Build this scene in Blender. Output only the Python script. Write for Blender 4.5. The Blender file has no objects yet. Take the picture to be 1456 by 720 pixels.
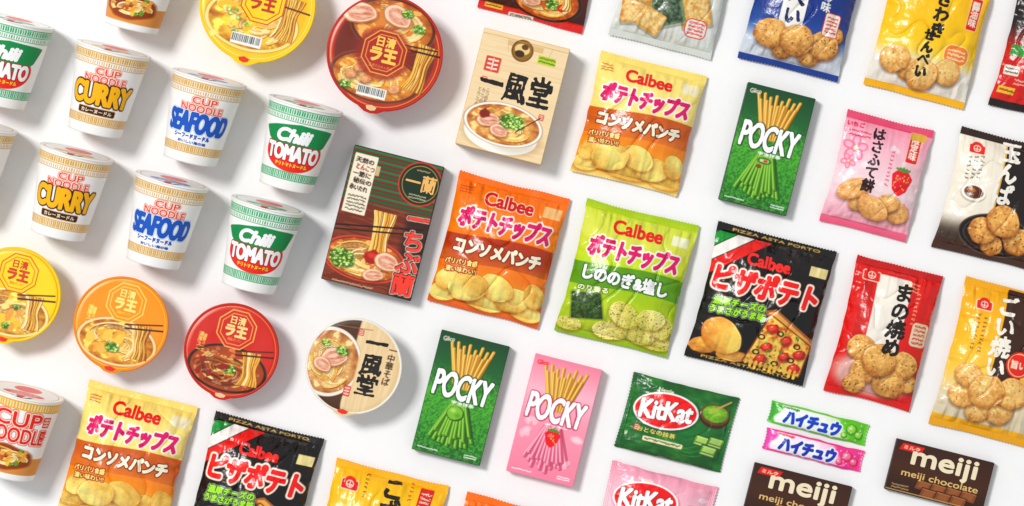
import bpy,bmesh,math,random,time
import numpy as np
T0=time.time()
rs=np.random.RandomState(7); random.seed(5)
CO=bpy.context.scene.collection
HC=4.6; ANG=math.radians(14.2); PI=math.pi
def rgb(c): return np.array([int(c[i:i+2],16)/255 for i in (0,2,4)])
def lin(c):
    c=np.asarray(c,float); m=c.mean(-1,keepdims=True); c=np.clip(m+(c-m)*1.16,0,1)
    return np.where(c<=.04045,c/12.92,((c+.055)/1.055)**2.4)*.9
TB=rs.rand(256,256)
def vn(x,y,sd=0):
    x=np.asarray(x,float)+sd*17.3+300; y=np.asarray(y,float)+sd*9.7+300
    xi=np.floor(x).astype(int); yi=np.floor(y).astype(int); fx=x-xi; fy=y-yi
    fx=fx*fx*(3-2*fx); fy=fy*fy*(3-2*fy)
    g=lambda a,b:TB[(yi+b)&255,(xi+a)&255]
    return (g(0,0)*(1-fx)+g(1,0)*fx)*(1-fy)+(g(0,1)*(1-fx)+g(1,1)*fx)*fy
def fbm(x,y,sd=0): return .55*vn(x,y,sd)+.3*vn(x*2.1,y*2.1,sd+1)+.15*vn(x*4.3,y*4.3,sd+2)
def ss(a,b,x): t=np.clip((x-a)/(b-a),0,1); return t*t*(3-2*t)

# ---------------------------------------------------------------- lettering
TC={}
def ttris(s,ln):
    k=(s,ln)
    if k not in TC:
        cu=bpy.data.curves.new('t','FONT'); cu.body=s; cu.size=1; cu.align_x='CENTER'; cu.resolution_u=4; cu.space_line=ln
        ob=bpy.data.objects.new('t',cu); CO.objects.link(ob)
        me=bpy.data.meshes.new_from_object(ob.evaluated_get(bpy.context.evaluated_depsgraph_get()))
        me.calc_loop_triangles()
        v=np.array([x.co[:2] for x in me.vertices]); t=np.array([x.vertices[:] for x in me.loop_triangles])
        bpy.data.objects.remove(ob); bpy.data.curves.remove(cu); bpy.data.meshes.remove(me); TC[k]=(v,t)
    return TC[k]
class Tx:
    def __init__(s,t,x,y,w,h,col,b=.8,sh=0,rot=0,ln=.95,br=0):
        if h is not None and h<0: t='\n'.join(t); h=-h
        v,s.tr=ttris(t,ln); v=v.copy(); v[:,0]+=sh*v[:,1]
        lo=v.min(0); hi=v.max(0); d=hi-lo
        if w is None: k=(h-2*b)/d[1]; sc=np.array([k,k])
        elif h is None: k=(w-2*b)/d[0]; sc=np.array([k,k])
        else: sc=np.array([(w-2*b)/d[0],(h-2*b)/d[1]])
        v=(v-(lo+hi)/2)*sc; r=math.radians(rot); c,q=math.cos(r),math.sin(r)
        if br:   # hand-brushed: bend the strokes a little
            cs=min(d*sc); f=.26*cs; a=br*.045*cs; v=v+np.stack([(vn(v[:,0]/f,v[:,1]/f,3)-.5)*2*a,(vn(v[:,0]/f,v[:,1]/f,9)-.5)*2*a+.07*br*v[:,0]*(d[0]<d[1]*2)],1)
        s.v=np.stack([v[:,0]*c-v[:,1]*q+x,v[:,0]*q+v[:,1]*c+y],1); s.col=col; s.b=b; s.br=br
    def field(s,grow,st):
        if s.br and abs(grow-s.b)<1e-6:
            m=grow*1.5; L=[s._field(grow*k,st,m) for k in (.25,.55,.85,1.15,1.45)]; x0,y0,F=L[0]; D=sum(l[2] for l in L)/5
            X,Y=np.meshgrid(x0+np.arange(F.shape[1])*st,y0+np.arange(F.shape[0])*st); n=.5*vn(X/4,Y/4,5)+.5*vn(X/11,Y/5,6)
            return x0,y0,np.clip(D-(.5-n)*1.3*min(1,s.br),0,1)*(D>.1)
        return s._field(grow,st,grow)
    def _field(s,grow,st,mg):
        h=st/2; m=mg+3*st; lo=s.v.min(0)-m; hi=s.v.max(0)+m
        x0=math.floor(lo[0]/st)*st; y0=math.floor(lo[1]/st)*st
        nx=int(math.ceil((hi[0]-x0)/st)); ny=int(math.ceil((hi[1]-y0)/st))
        A=np.zeros((ny*2,nx*2),bool)
        V=(s.v-[x0,y0])/h-.5
        for t in s.tr:
            a,b,c=V[t[0]],V[t[1]],V[t[2]]
            i0=int(math.ceil(min(a[0],b[0],c[0]))); i1=int(max(a[0],b[0],c[0]))+1
            j0=int(math.ceil(min(a[1],b[1],c[1]))); j1=int(max(a[1],b[1],c[1]))+1
            if i1<=i0 or j1<=j0: continue
            X=np.arange(i0,i1)[None,:]; Y=np.arange(j0,j1)[:,None]
            e=lambda p,q:(q[0]-p[0])*(Y-p[1])-(q[1]-p[1])*(X-p[0])
            e1,e2,e3=e(a,b),e(b,c),e(c,a)
            A[j0:j1,i0:i1]|=((e1>=-1e-6)&(e2>=-1e-6)&(e3>=-1e-6))|((e1<=1e-6)&(e2<=1e-6)&(e3<=1e-6))
        R=grow/h
        if R>.5:
            B=A.copy(); n=int(R); H,W=A.shape
            for dj in range(-n,n+1):
                ri=int(math.sqrt(max(0,R*R-dj*dj)))
                cs=np.cumsum(np.pad(A.astype(np.int32),((0,0),(ri+1,ri))),1)
                row=(cs[:,2*ri+1:]-cs[:,:-2*ri-1])>0
                if dj>=0: B[dj:]|=row[:H-dj]
                else: B[:dj]|=row[-dj:]
            A=B
        F=A.reshape(ny,2,nx,2).mean((1,3))
        P=np.pad(F,1,mode='edge')
        F=.5*F+.125*(P[:-2,1:-1]+P[2:,1:-1]+P[1:-1,:-2]+P[1:-1,2:])
        return x0+st/2,y0+st/2,F
CASES={}
for m in range(1,16):
    L=[]
    for k in range(4):
        if m>>k&1: L.append(('c',k))
        if (m>>k&1)!=(m>>((k+1)%4)&1): L.append(('e',k))
    CASES[m]=L
def msq(x0,y0,st,F):
    ny,nx=F.shape; I=F>.5; n=ny*nx; idx=np.arange(n).reshape(ny,nx)
    gx,gy=np.meshgrid(x0+np.arange(nx)*st,y0+np.arange(ny)*st)
    def fr(a,b): return np.clip((.5-a)/np.where(np.abs(b-a)<1e-6,1,b-a),.02,.98)
    hx=gx.copy(); hx[:,:-1]+=fr(F[:,:-1],F[:,1:])*st
    vy=gy.copy(); vy[:-1]+=fr(F[:-1],F[1:])*st
    V=np.concatenate([np.stack([gx,gy],-1).reshape(-1,2),np.stack([hx,gy],-1).reshape(-1,2),np.stack([gx,vy],-1).reshape(-1,2)])
    c=[idx[:-1,:-1],idx[:-1,1:],idx[1:,1:],idx[1:,:-1]]
    e=[n+idx[:-1,:-1],2*n+idx[:-1,1:],n+idx[1:,:-1],2*n+idx[:-1,:-1]]
    M=I[:-1,:-1]*1+I[:-1,1:]*2+I[1:,1:]*4+I[1:,:-1]*8
    out=[]
    for m,L in CASES.items():
        S=M==m
        if S.any(): out.append(np.stack([(c if t=='c' else e)[k][S] for t,k in L],1))
    return V,out

# ---------------------------------------------------------------- canvas of printed artwork
class Cv:
    def __init__(s,w,h,bg,st=.75):
        s.w,s.h=w,h; s.x=np.linspace(-w/2,w/2,int(w/st)+1); s.y=np.linspace(-h/2,h/2,int(h/st)+1)
        s.X,s.Y=np.meshgrid(s.x,s.y); s.c=np.empty(s.X.shape+(3,)); s.c[:]=rgb(bg); s.st=s.x[1]-s.x[0]
    def win(s,x0,x1,y0,y1):
        f=np.searchsorted
        return (slice(max(0,f(s.y,y0)-1),f(s.y,y1)+1),slice(max(0,f(s.x,x0)-1),f(s.x,x1)+1))
    def put(s,W,a,col):
        t=s.c[W]
        if t.size: t+=(col-t)*np.clip(a,0,1)[...,None]
    def all(s,a,col): s.put((slice(None),slice(None)),a*np.ones(s.X.shape),rgb(col) if isinstance(col,str) else col)
    def band(s,f0,f1,col,a=1): s.all(np.clip(.5+(s.Y-f0)/.8,0,1)*np.clip(.5+(f1-s.Y)/.8,0,1)*a,col)
    def grad(s,pts):
        ys=[p[0] for p in pts]; cs=np.array([rgb(p[1]) for p in pts])
        for k in range(3): s.c[...,k]=np.interp(s.Y,ys,cs[:,k])
    def loc(s,cx,cy,rx,ry,rot,pad=1.2,rough=0,sd=0):
        R=max(rx,ry)*pad+2; W=s.win(cx-R,cx+R,cy-R,cy+R); X=s.X[W]-cx; Y=s.Y[W]-cy; r=math.radians(rot); c,q=math.cos(r),math.sin(r)
        p=(X*c+Y*q)/rx; t=(-X*q+Y*c)/ry; d=np.sqrt(p*p+t*t)+1e-6
        if rough: d=d*(1+rough*(vn(p/d*2.2,t/d*2.2,sd)-.5)*2)
        return W,p,t,d
    def ell(s,cx,cy,rx,ry,col,rot=0,a=1,soft=.8,rough=0,sd=0):
        W,p,t,d=s.loc(cx,cy,rx,ry,rot,1.2+soft/min(rx,ry),rough,sd); s.put(W,np.clip(.5+(1-d)*min(rx,ry)/soft,0,1)*a,rgb(col))
    def ring(s,cx,cy,rx,ry,wd,col,rot=0,a=1):
        W,p,t,d=s.loc(cx,cy,rx,ry,rot,1.3); k=np.abs(d-1)*min(rx,ry); s.put(W,np.clip(.5+(wd/2-k)/.8,0,1)*a,rgb(col))
    def line(s,x0,y0,x1,y1,wd,col,a=1,w2=None):
        w2=wd if w2 is None else w2; R=max(wd,w2)
        W=s.win(min(x0,x1)-R,max(x0,x1)+R,min(y0,y1)-R,max(y0,y1)+R); X=s.X[W]-x0; Y=s.Y[W]-y0; dx,dy=x1-x0,y1-y0
        t=np.clip((X*dx+Y*dy)/(dx*dx+dy*dy+1e-9),0,1); d=np.hypot(X-t*dx,Y-t*dy)
        s.put(W,np.clip(.5+((wd+(w2-wd)*t)/2-d)/.8,0,1)*a,rgb(col))
    def pl(s,P,wd,col,a=1):
        for u,v in zip(P[:-1],P[1:]): s.line(u[0],u[1],v[0],v[1],wd,col,a)
    def pmask(s,P,r=0):
        P=np.array(P,float); lo=P.min(0)-2-r; hi=P.max(0)+2+r; W=s.win(lo[0],hi[0],lo[1],hi[1]); X,Y=s.X[W],s.Y[W]
        ins=np.zeros(X.shape,bool); D=np.full(X.shape,1e9)
        for (ax,ay),(bx,by) in zip(P,np.roll(P,-1,0)):
            with np.errstate(divide='ignore',invalid='ignore'):
                ins^=((ay>Y)!=(by>Y))&(X<(bx-ax)*(Y-ay)/(by-ay+1e-12)+ax)
            dx,dy=bx-ax,by-ay; t=np.clip(((X-ax)*dx+(Y-ay)*dy)/(dx*dx+dy*dy+1e-9),0,1)
            D=np.minimum(D,np.hypot(X-ax-t*dx,Y-ay-t*dy))
        return W,np.where(ins,D,-D)+r
    def poly(s,P,col,a=1,r=0,line=None,lw=1.5):
        W,D=s.pmask(P,r)
        if line: s.put(W,np.clip(.5+(D+lw)/.8,0,1)*a,rgb(line))
        s.put(W,np.clip(.5+D/.8,0,1)*a,rgb(col))
    def rect(s,cx,cy,w,h,col,rot=0,a=1,r=0,line=None,lw=1.5):
        k=math.radians(rot); c,q=math.cos(k),math.sin(k); w2,h2=w/2-r,h/2-r
        s.poly([(cx+u*c-v*q,cy+u*q+v*c) for u,v in((-w2,-h2),(w2,-h2),(w2,h2),(-w2,h2))],col,a,r,line,lw)
    def stamp(s,it,grow,col,a=1):
        x0,y0,F=it._field(grow,.5,grow); H,Wd=F.shape
        W=s.win(x0,x0+Wd*.5,y0,y0+H*.5); X,Y=s.X[W],s.Y[W]
        if not X.size: return
        fi=np.clip((X-x0)/.5,0,Wd-1.001); fj=np.clip((Y-y0)/.5,0,H-1.001); i=fi.astype(int); j=fj.astype(int); u=fi-i; v=fj-j
        s.put(W,((F[j,i]*(1-u)+F[j,i+1]*u)*(1-v)+(F[j+1,i]*(1-u)+F[j+1,i+1]*u)*v)*a,rgb(col))
    def say(s,t,x,y,w,h,col,b=.25,**k): s.stamp(Tx(t,x,y,w,h,col,b,**k),b,col)
    # ---- food pictures
    def chip(s,cx,cy,rx,ry,rot=0,b='f9d878',d='c98526',fl=None,sh=1,sd=None):
        sd=rs.randint(99) if sd is None else sd
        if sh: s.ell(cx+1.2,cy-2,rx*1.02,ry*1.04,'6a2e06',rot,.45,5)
        W,p,q,r=s.loc(cx,cy,rx,ry,rot,1.25,.05,sd)
        if not r.size: return
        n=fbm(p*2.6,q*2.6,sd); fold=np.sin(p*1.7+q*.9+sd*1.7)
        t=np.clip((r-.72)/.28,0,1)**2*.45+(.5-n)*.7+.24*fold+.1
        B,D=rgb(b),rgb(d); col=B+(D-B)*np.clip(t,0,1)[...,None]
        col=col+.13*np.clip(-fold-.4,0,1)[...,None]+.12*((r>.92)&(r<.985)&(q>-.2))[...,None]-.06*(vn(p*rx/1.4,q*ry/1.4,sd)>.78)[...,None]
        if fl:
            k=fbm(p*rx/1.7,q*ry/1.7,sd+5)>.68; col=np.where(k[...,None],rgb(fl),col)
        s.put(W,np.clip(.5+(1-r)*min(rx,ry)/.9,0,1),col)
    def cracker(s,cx,cy,rx,ry=None,rot=0,b='e6b264',d='9a5420',spots=8,sc='3a1c0a',sd=None):
        ry=ry or rx*.92; sd=rs.randint(99) if sd is None else sd
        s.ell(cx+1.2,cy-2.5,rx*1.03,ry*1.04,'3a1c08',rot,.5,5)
        W,p,q,r=s.loc(cx,cy,rx,ry,rot,1.3,.09,sd)
        if not r.size: return
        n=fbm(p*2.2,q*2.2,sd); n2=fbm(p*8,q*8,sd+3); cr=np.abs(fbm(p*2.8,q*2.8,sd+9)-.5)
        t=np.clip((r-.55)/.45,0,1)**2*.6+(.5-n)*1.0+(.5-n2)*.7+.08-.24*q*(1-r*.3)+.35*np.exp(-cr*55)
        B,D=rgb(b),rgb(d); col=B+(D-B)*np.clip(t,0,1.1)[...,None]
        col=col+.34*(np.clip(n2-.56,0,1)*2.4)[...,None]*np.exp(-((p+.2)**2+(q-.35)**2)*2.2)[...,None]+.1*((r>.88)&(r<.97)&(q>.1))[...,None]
        s.put(W,np.clip(.5+(1-r)*min(rx,ry)/.9,0,1),col)
        for k in range(spots):
            a=random.random()*6.28; u=math.sqrt(random.random())*.8
            s.ell(cx+rx*u*math.cos(a),cy+ry*u*math.sin(a),random.uniform(.7,1.7),random.uniform(.5,1),sc,random.random()*180,.8)
    def noodles(s,cx,cy,w,h,rot=0,n=None,bend=.25):
        n=n or int(w/1.0); r=math.radians(rot); c,q=math.cos(r),math.sin(r)
        def go(u,ph,wd,col,dx=0):
            P=[]
            for m in range(9):
                f=m/8; x=u*(1-.35*math.sin(f*PI))+bend*w*.3*math.sin(f*2.6)+1.1*math.sin(f*9+ph)+dx; y=h*(.5-f)
                P.append((cx+x*c-y*q,cy+x*q+y*c))
            s.pl(P,wd,col)
        for k in range(n):
            u=(random.random()-.5)*w; ph=random.random()*1.6
            go(u,ph,2.5,'8a4a14',.8); go(u,ph,2.0,random.choice(['e8ac44','f2c860','fae29a','fdecb8','ecb64a']))
    def swirl(s,cx,cy,rx,ry,n,cols=('efc460','fae2a0','e8b250','fdecb4')):
        # bundles of wavy parallel strands
        for k in range(max(4,n//6)):
            a=random.random()*6.28; l=random.uniform(.9,2)*random.choice((-1,1)); ox,oy=random.uniform(-.35,.35),random.uniform(-.35,.35); r0=random.uniform(.25,.6)
            for z in range(5):
                rr=r0+z*2.2/rx; P=[]
                for m in range(8):
                    t=a+l*m/7; x=ox+rr*math.cos(t); y=oy+rr*math.sin(t); g=math.hypot(x,y)
                    if g>.94: x,y=x*.94/g,y*.94/g
                    P.append((cx+rx*x,cy+ry*y))
                s.pl([(u+.5,v-.9) for u,v in P],2.1,'7a3c10',.55); s.pl(P,1.75,random.choice(cols)); s.pl([(u-.3,v+.4) for u,v in P[2:5]],.5,'fff6d8',.6)
    def scal(s,cx,cy,R,n,ry=None):
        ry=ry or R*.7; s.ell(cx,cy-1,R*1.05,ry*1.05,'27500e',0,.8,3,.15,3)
        for k in range(n):
            a=random.random()*6.28; u=math.sqrt(random.random()); g=random.choice(['4f9a22','7cc23a','a8d85a','2f7018','d8ee9a'])
            x,y=cx+R*u*math.cos(a),cy+ry*u*math.sin(a); z=random.uniform(1.2,2.3); s.ell(x,y,z,z*.75,g); s.ell(x,y,z*.4,z*.3,'e4f2b0')
    def meat(s,cx,cy,rx,ry,rot=0):
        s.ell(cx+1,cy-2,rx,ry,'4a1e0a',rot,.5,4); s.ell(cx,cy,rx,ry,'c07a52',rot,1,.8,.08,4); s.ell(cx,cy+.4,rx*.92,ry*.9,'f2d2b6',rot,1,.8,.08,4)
        W,p,q,r=s.loc(cx+rx*.05,cy,rx*.74,ry*.7,rot,1.3,.12,6)
        if r.size:
            n=fbm(p*3+q,q*5,7); s.put(W,np.clip(.5+(1-r)*min(rx,ry)/1.4,0,1),rgb('e8ac90')+(rgb('b86a4c')-rgb('e8ac90'))*np.clip((n-.35)*2,0,1)[...,None])
        s.ell(cx-rx*.1,cy+ry*.1,rx*.4,ry*.2,'f3d6c0',rot+8,.75,2); s.ell(cx+rx*.3,cy-ry*.25,rx*.25,ry*.12,'f0cbb0',rot,.7,2)
    def ramen(s,cx,cy,rx,ry,broth='d98a34',bowl='f2ece2',n=40,deep=0):
        if deep: s.ell(cx,cy-deep,rx*.93,ry*.9,bowl); s.ell(cx+rx*.3,cy-deep*1.3,rx*.6,ry*.62,'c8bca8',0,.5,8)
        s.ell(cx,cy,rx,ry,bowl); s.ring(cx,cy,rx,ry,1,'8a6a50',0,.5)
        W,p,q,r=s.loc(cx,cy,rx*.92,ry*.9,0)
        if r.size:
            nn=fbm(p*4,q*4,3); B,D=rgb(broth),rgb('8a3c10'); col=B+(D-B)*np.clip((r-.6)*1.2+(.5-nn)*1.3,0,1)[...,None]; col=col+.2*(nn>.66)[...,None]
            s.put(W,np.clip(.5+(1-r)*min(rx,ry)/.9,0,1),col)
        s.swirl(cx,cy,rx*.8,ry*.8,n)
        for k in range(int(rx/2)):
            a=random.random()*6.28; u=random.uniform(.45,.85); s.ring(cx+rx*u*math.cos(a),cy+ry*u*math.sin(a),random.uniform(.8,2),random.uniform(.6,1.4),.6,'fbe0a0',0,.6)
    def octo(s,cx,cy,R,f,l,rot=22.5):
        P=[(cx+R*math.cos(math.radians(45*k+rot)),cy+R*math.sin(math.radians(45*k+rot))) for k in range(8)]
        s.poly(P,l,r=1.5); s.poly(P,f); P2=[(cx+(x-cx)*.86,cy+(y-cy)*.86) for x,y in P]; s.poly(P2,l); s.poly([(cx+(x-cx)*.82,cy+(y-cy)*.82) for x,y in P],f)
    def barcode(s,cx,cy,w,h):
        s.rect(cx,cy,w,h,'f6f6f2'); x=cx-w/2+2
        while x<cx+w/2-2: b=random.uniform(.6,1.6); s.rect(x,cy+1,b,h*.66,'1c1c1c'); x+=b+random.uniform(.8,1.7)
    def seal(s,cx,cy,w,h,col='c8321e'):
        s.rect(cx,cy,w,h,col,0,.9,1.5)
        for k in range(3):
            for m in range(2): s.rect(cx+(m-.5)*w*.42,cy+(k-1)*h*.28,w*.3,h*.12,'fbe9dc',random.uniform(-9,9)); 
        s.rect(cx,cy,w*.08,h*.8,'fbe9dc')
    def scribble(s,cx,cy,w,n,col,ls=4,h=None,rot=0,th=.7,sd=0):
        # rows of tiny unreadable print
        r=math.radians(rot); c,q=math.cos(r),math.sin(r)
        for k in range(n):
            x=-w/2
            while x<w/2:
                d=random.uniform(1,2.6); y=-k*ls+(n-1)*ls/2
                for z in range(2):
                    x1,y1,x2,y2=x,y+random.uniform(-1,1)*ls*.28,x+d,y+random.uniform(-1,1)*ls*.28
                    s.line(cx+x1*c-y1*q,cy+x1*q+y1*c,cx+x2*c-y2*q,cy+x2*q+y2*c,th,col)
                x+=d+.8

# ---------------------------------------------------------------- materials
MC={}
def M(fin,col=None):
    k=(fin,col)
    if k in MC: return MC[k]
    m=bpy.data.materials.new(fin+('_'+col if col else '_print')); m.use_nodes=True; nt=m.node_tree; b=nt.nodes['Principled BSDF']; N=nt.nodes.new; L=nt.links.new
    rough,bs,sc,sp={'film':(.24,.5,.06,.5),'card':(.5,.05,.4,.28),'cup':(.5,.06,.3,.3),'lid':(.34,.2,.05,.4),'table':(.8,.03,60,.2)}[fin]
    b.inputs['Specular IOR Level'].default_value=sp
    tc=N('ShaderNodeTexCoord'); nz=N('ShaderNodeTexNoise'); nz.inputs['Scale'].default_value=sc; nz.inputs['Detail'].default_value=4
    L(tc.outputs['Object'],nz.inputs['Vector'])
    if col: 
        mx=N('ShaderNodeMixRGB'); mx.blend_type='MULTIPLY'; mx.inputs[0].default_value=.04; v=lin(rgb(col)) if fin!='table' else np.array([.88,.88,.885]); mx.inputs[1].default_value=(*v,1); L(nz.outputs['Fac'],mx.inputs[2]); L(mx.outputs[0],b.inputs['Base Color'])
    else:
        at=N('ShaderNodeAttribute'); at.attribute_name='Col'; L(at.outputs['Color'],b.inputs['Base Color'])
    mr=N('ShaderNodeMapRange'); mr.inputs[3].default_value=rough-.07; mr.inputs[4].default_value=rough+.1; L(nz.outputs['Fac'],mr.inputs[0]); L(mr.outputs[0],b.inputs['Roughness'])
    bp=N('ShaderNodeBump'); bp.inputs['Strength'].default_value=bs; bp.inputs['Distance'].default_value=.004 if fin=='film' else .001; L(nz.outputs['Fac'],bp.inputs['Height']); L(bp.outputs[0],b.inputs['Normal'])
    MC[k]=m; return m

# ---------------------------------------------------------------- mesh building
def link(o,parent): CO.objects.link(o); o.parent=parent; return o
def rawmesh(name,V,polys,mats,parent,mi=None,col=None,smooth=True):
    me=bpy.data.meshes.new(name); me.vertices.add(len(V)); me.vertices.foreach_set('co',np.ascontiguousarray(V,dtype=np.float32).ravel())
    tot=np.concatenate([np.full(len(p),p.shape[1]) for p in polys]); flat=np.concatenate([p.ravel() for p in polys]).astype(np.int32)
    me.loops.add(len(flat)); me.loops.foreach_set('vertex_index',flat); me.polygons.add(len(tot))
    me.polygons.foreach_set('loop_start',np.concatenate([[0],np.cumsum(tot)[:-1]]).astype(np.int32))
    me.polygons.foreach_set('use_smooth',np.full(len(tot),smooth))
    for m in mats: me.materials.append(m)
    if mi is not None: me.polygons.foreach_set('material_index',mi.astype(np.int32))
    me.update(calc_edges=True)
    if col is not None:
        a=me.color_attributes.new('Col','FLOAT_COLOR','POINT'); a.data.foreach_set('color',np.concatenate([lin(col),np.ones((len(col),1))],1).astype(np.float32).ravel())
    return link(bpy.data.objects.new(name,me),parent)
def gmesh(name,P,C,mt,parent,mask=None,back=None):
    ny,nx=P.shape[:2]; idx=np.arange(ny*nx).reshape(ny,nx)
    q=np.stack([idx[:-1,:-1],idx[:-1,1:],idx[1:,1:],idx[1:,:-1]],-1); q=q[mask] if mask is not None else q.reshape(-1,4)
    u=np.unique(q); mp=np.full(ny*nx,-1); mp[u]=np.arange(len(u)); V=P.reshape(-1,3)[u]; col=C.reshape(-1,3)[u]; q=mp[q]
    if back is not None:
        B,BC=back; by,bx=B.shape[:2]; bi=np.arange(by*bx).reshape(by,bx)+len(V)
        q=np.concatenate([q,np.stack([bi[:-1,:-1],bi[1:,:-1],bi[1:,1:],bi[:-1,1:]],-1).reshape(-1,4)]); V=np.concatenate([V,B.reshape(-1,3)]); col=np.concatenate([col,BC.reshape(-1,3)])
    return rawmesh(name,V,[q],[mt],parent,col=col)
def letters(name,items,mapf,parent,fin='film',z=.35):
    Vs=[];Ps={};n=0;mats=[];cols=[]
    for it in items:
        st=.55 if it.b>.45 else .42
        x0,y0,F=it.field(it.b,st); V,out=msq(x0,y0,st,F)
        if it.col not in cols: cols.append(it.col); mats.append(M(fin,it.col))
        u=np.unique(np.concatenate([p.ravel() for p in out])); mp=np.full(len(V),-1); mp[u]=np.arange(len(u))+n
        Vs.append(V[u]); n+=len(u)
        for p in out: Ps.setdefault(p.shape[1],[]).append((mp[p],cols.index(it.col)))
    V=np.concatenate(Vs); P3=mapf(V[:,0],V[:,1],z)
    polys=[];mi=[]
    for k,l in Ps.items():
        for p,c in l: polys.append(p); mi.append(np.full(len(p),c))
    return rawmesh(name,P3,polys,mats,parent,np.concatenate(mi))
def lathe(name,prof,mt,parent,n=96,f=None,closed=False):
    k=len(prof); a=np.linspace(0,2*PI,n,endpoint=False); pr=np.array(prof,float)
    V=np.stack([pr[:,0][None]*np.cos(a)[:,None],pr[:,0][None]*np.sin(a)[:,None],np.broadcast_to(pr[:,1][None],(n,k))],-1).reshape(-1,3)
    if f: V=f(V)
    i=np.arange(n)[:,None]; j=np.arange(k if closed else k-1)[None]; i2=(i+1)%n; j2=(j+1)%k
    q=np.stack(np.broadcast_arrays(i*k+j,i2*k+j,i2*k+j2,i*k+j2),-1).reshape(-1,4)
    return rawmesh(name,V,[q],[mt],parent)
def rbox(name,w,h,d,bev,mt,parent,z0=0):
    bm=bmesh.new(); bmesh.ops.create_cube(bm,size=1); bmesh.ops.scale(bm,vec=(w,h,d),verts=bm.verts); bmesh.ops.translate(bm,vec=(0,0,z0+d/2),verts=bm.verts)
    bmesh.ops.bevel(bm,geom=bm.edges[:],offset=bev,segments=2,affect='EDGES',profile=.5); me=bpy.data.meshes.new(name); bm.to_mesh(me); bm.free(); me.materials.append(mt)
    return link(bpy.data.objects.new(name,me),parent)
def root(name,label,cat,px,py,zref,group=None,ang=ANG):
    o=bpy.data.objects.new(name,None); CO.objects.link(o); o.empty_display_size=20
    place(o,px,py,zref,ang); o['label']=label; o['category']=cat
    if group: o['group']=group
    return o
def place(o,px,py,zref,ang=ANG,s=1):
    k=1-zref*.001/HC; o.location=((px-728)*.001*k,(360-py)*.001*k,0); o.scale=(.001*k*s,)*3; o.rotation_euler=(0,0,-ang); o['zref']=zref
def dup(r,label,px,py,s=1,ang=ANG):
    c=r.copy(); CO.objects.link(c); place(c,px,py,r['zref'],ang,s); c['label']=label
    for ch in list(r.children):
        d=ch.copy(); CO.objects.link(d); d.parent=c
        for g in list(ch.children): e=g.copy(); CO.objects.link(e); e.parent=d
    return c
def fr(cx,cy,a=ANG):
    c,q=math.cos(a),math.sin(a)
    return lambda px,py:((px-cx)*c+(py-cy)*q,(px-cx)*q-(py-cy)*c)

# ---------------------------------------------------------------- packs
class Bag:
    def __init__(s,w,h,T,sd,seal=9,horiz=False,pinch=.045,fold=4.8): s.__dict__.update(w=w,h=h,T=T,sd=sd,sl=seal,hz=horiz,pinch=pinch,fold=fold)
    def core(s,U,V,w,h):
        u=np.clip(U/(w/2),-1,1); v=np.clip(V/(h/2),-1,1); au=np.abs(u); av=np.abs(v); vs=1-s.sl/(h/2); vv=np.clip(av/vs,0,1); sd=s.sd; T=s.T
        prof=(1-vv**2.2)**.68; side=(1-au**2.4)**.72; bul=T*prof*side
        sg=np.where(V>0,1,5)
        n1=vn(U/9+sg*11,V/70,sd)+.6*vn(U/4.5+sg*3,V/60,sd+3)-.8
        kf=np.clip((1-vv)/.08,0,1)*np.exp(-(1-vv)/.22)
        f=s.fold*T/34*2*n1*kf*np.clip((1-au)*5,0,1)
        n2=vn(U/60,V/8,sd+8)-.5; f2=s.fold*T/34*1.7*n2*np.exp(-(1-au)/.18)*np.clip((1-au)/.06,0,1)*prof
        dg=vn((U+V)/22,(U-V)/60,sd+11)-.5; rg=np.abs(vn((U-.6*V)/30,(V+.6*U)/44,sd+14)-.5)
        # creases running in from the four corners
        cn=0
        for a,b in ((1,1),(1,-1),(-1,1),(-1,-1)):
            X=(w/2-a*U)/w*2; Y=(h/2-b*V)/h*2; d=np.hypot(X,Y)+1e-6; cn=cn+np.cos((np.arctan2(Y,X)*11)+sd)*np.exp(-((d-.38)/.2)**2)
        cr=(3.2*dg+2.0*(vn(U/24,V/24,sd+5)-.5)-3.4*np.exp(-rg*16)+1.3*cn)*T/34*np.clip(prof*side*1.2,0,1)
        base=T*(.34-.2*ss(.5,1,av)); sealm=ss(.985,1,vv)
        z=base+.66*bul+f+f2+cr+sealm*(.6*np.sin(V*2*PI/2.7)+2.8*(vn(U/24,V/50,sd+2)-.5))
        zb=np.maximum(base-.34*bul-sealm*.3,.35)
        z=np.maximum(z,zb+.3)
        x=U*(1-s.pinch*(1-vv**2.4))+1.8*(vn(V/14,U*0,sd+4)-.5)*au**5
        tz=np.abs((U/4.4)%1-.5)*3.4
        y=V+2*(vn(U/40,V*0,sd+6)-.5)*av**6+np.where(av>.996,np.sign(V)*tz,0)-np.sign(V)*1.6*(1-au**2)*av**8
        return x,y,z,zb
    def pos(s,U,V):
        if s.hz:
            x,y,z,zb=s.core(V,U,s.h,s.w); return y,x,z,zb
        return s.core(U,V,s.w,s.h)
    def map(s,U,V,z): x,y,zz,_=s.pos(U,V); return np.stack([x,y,zz+z],-1)
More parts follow.
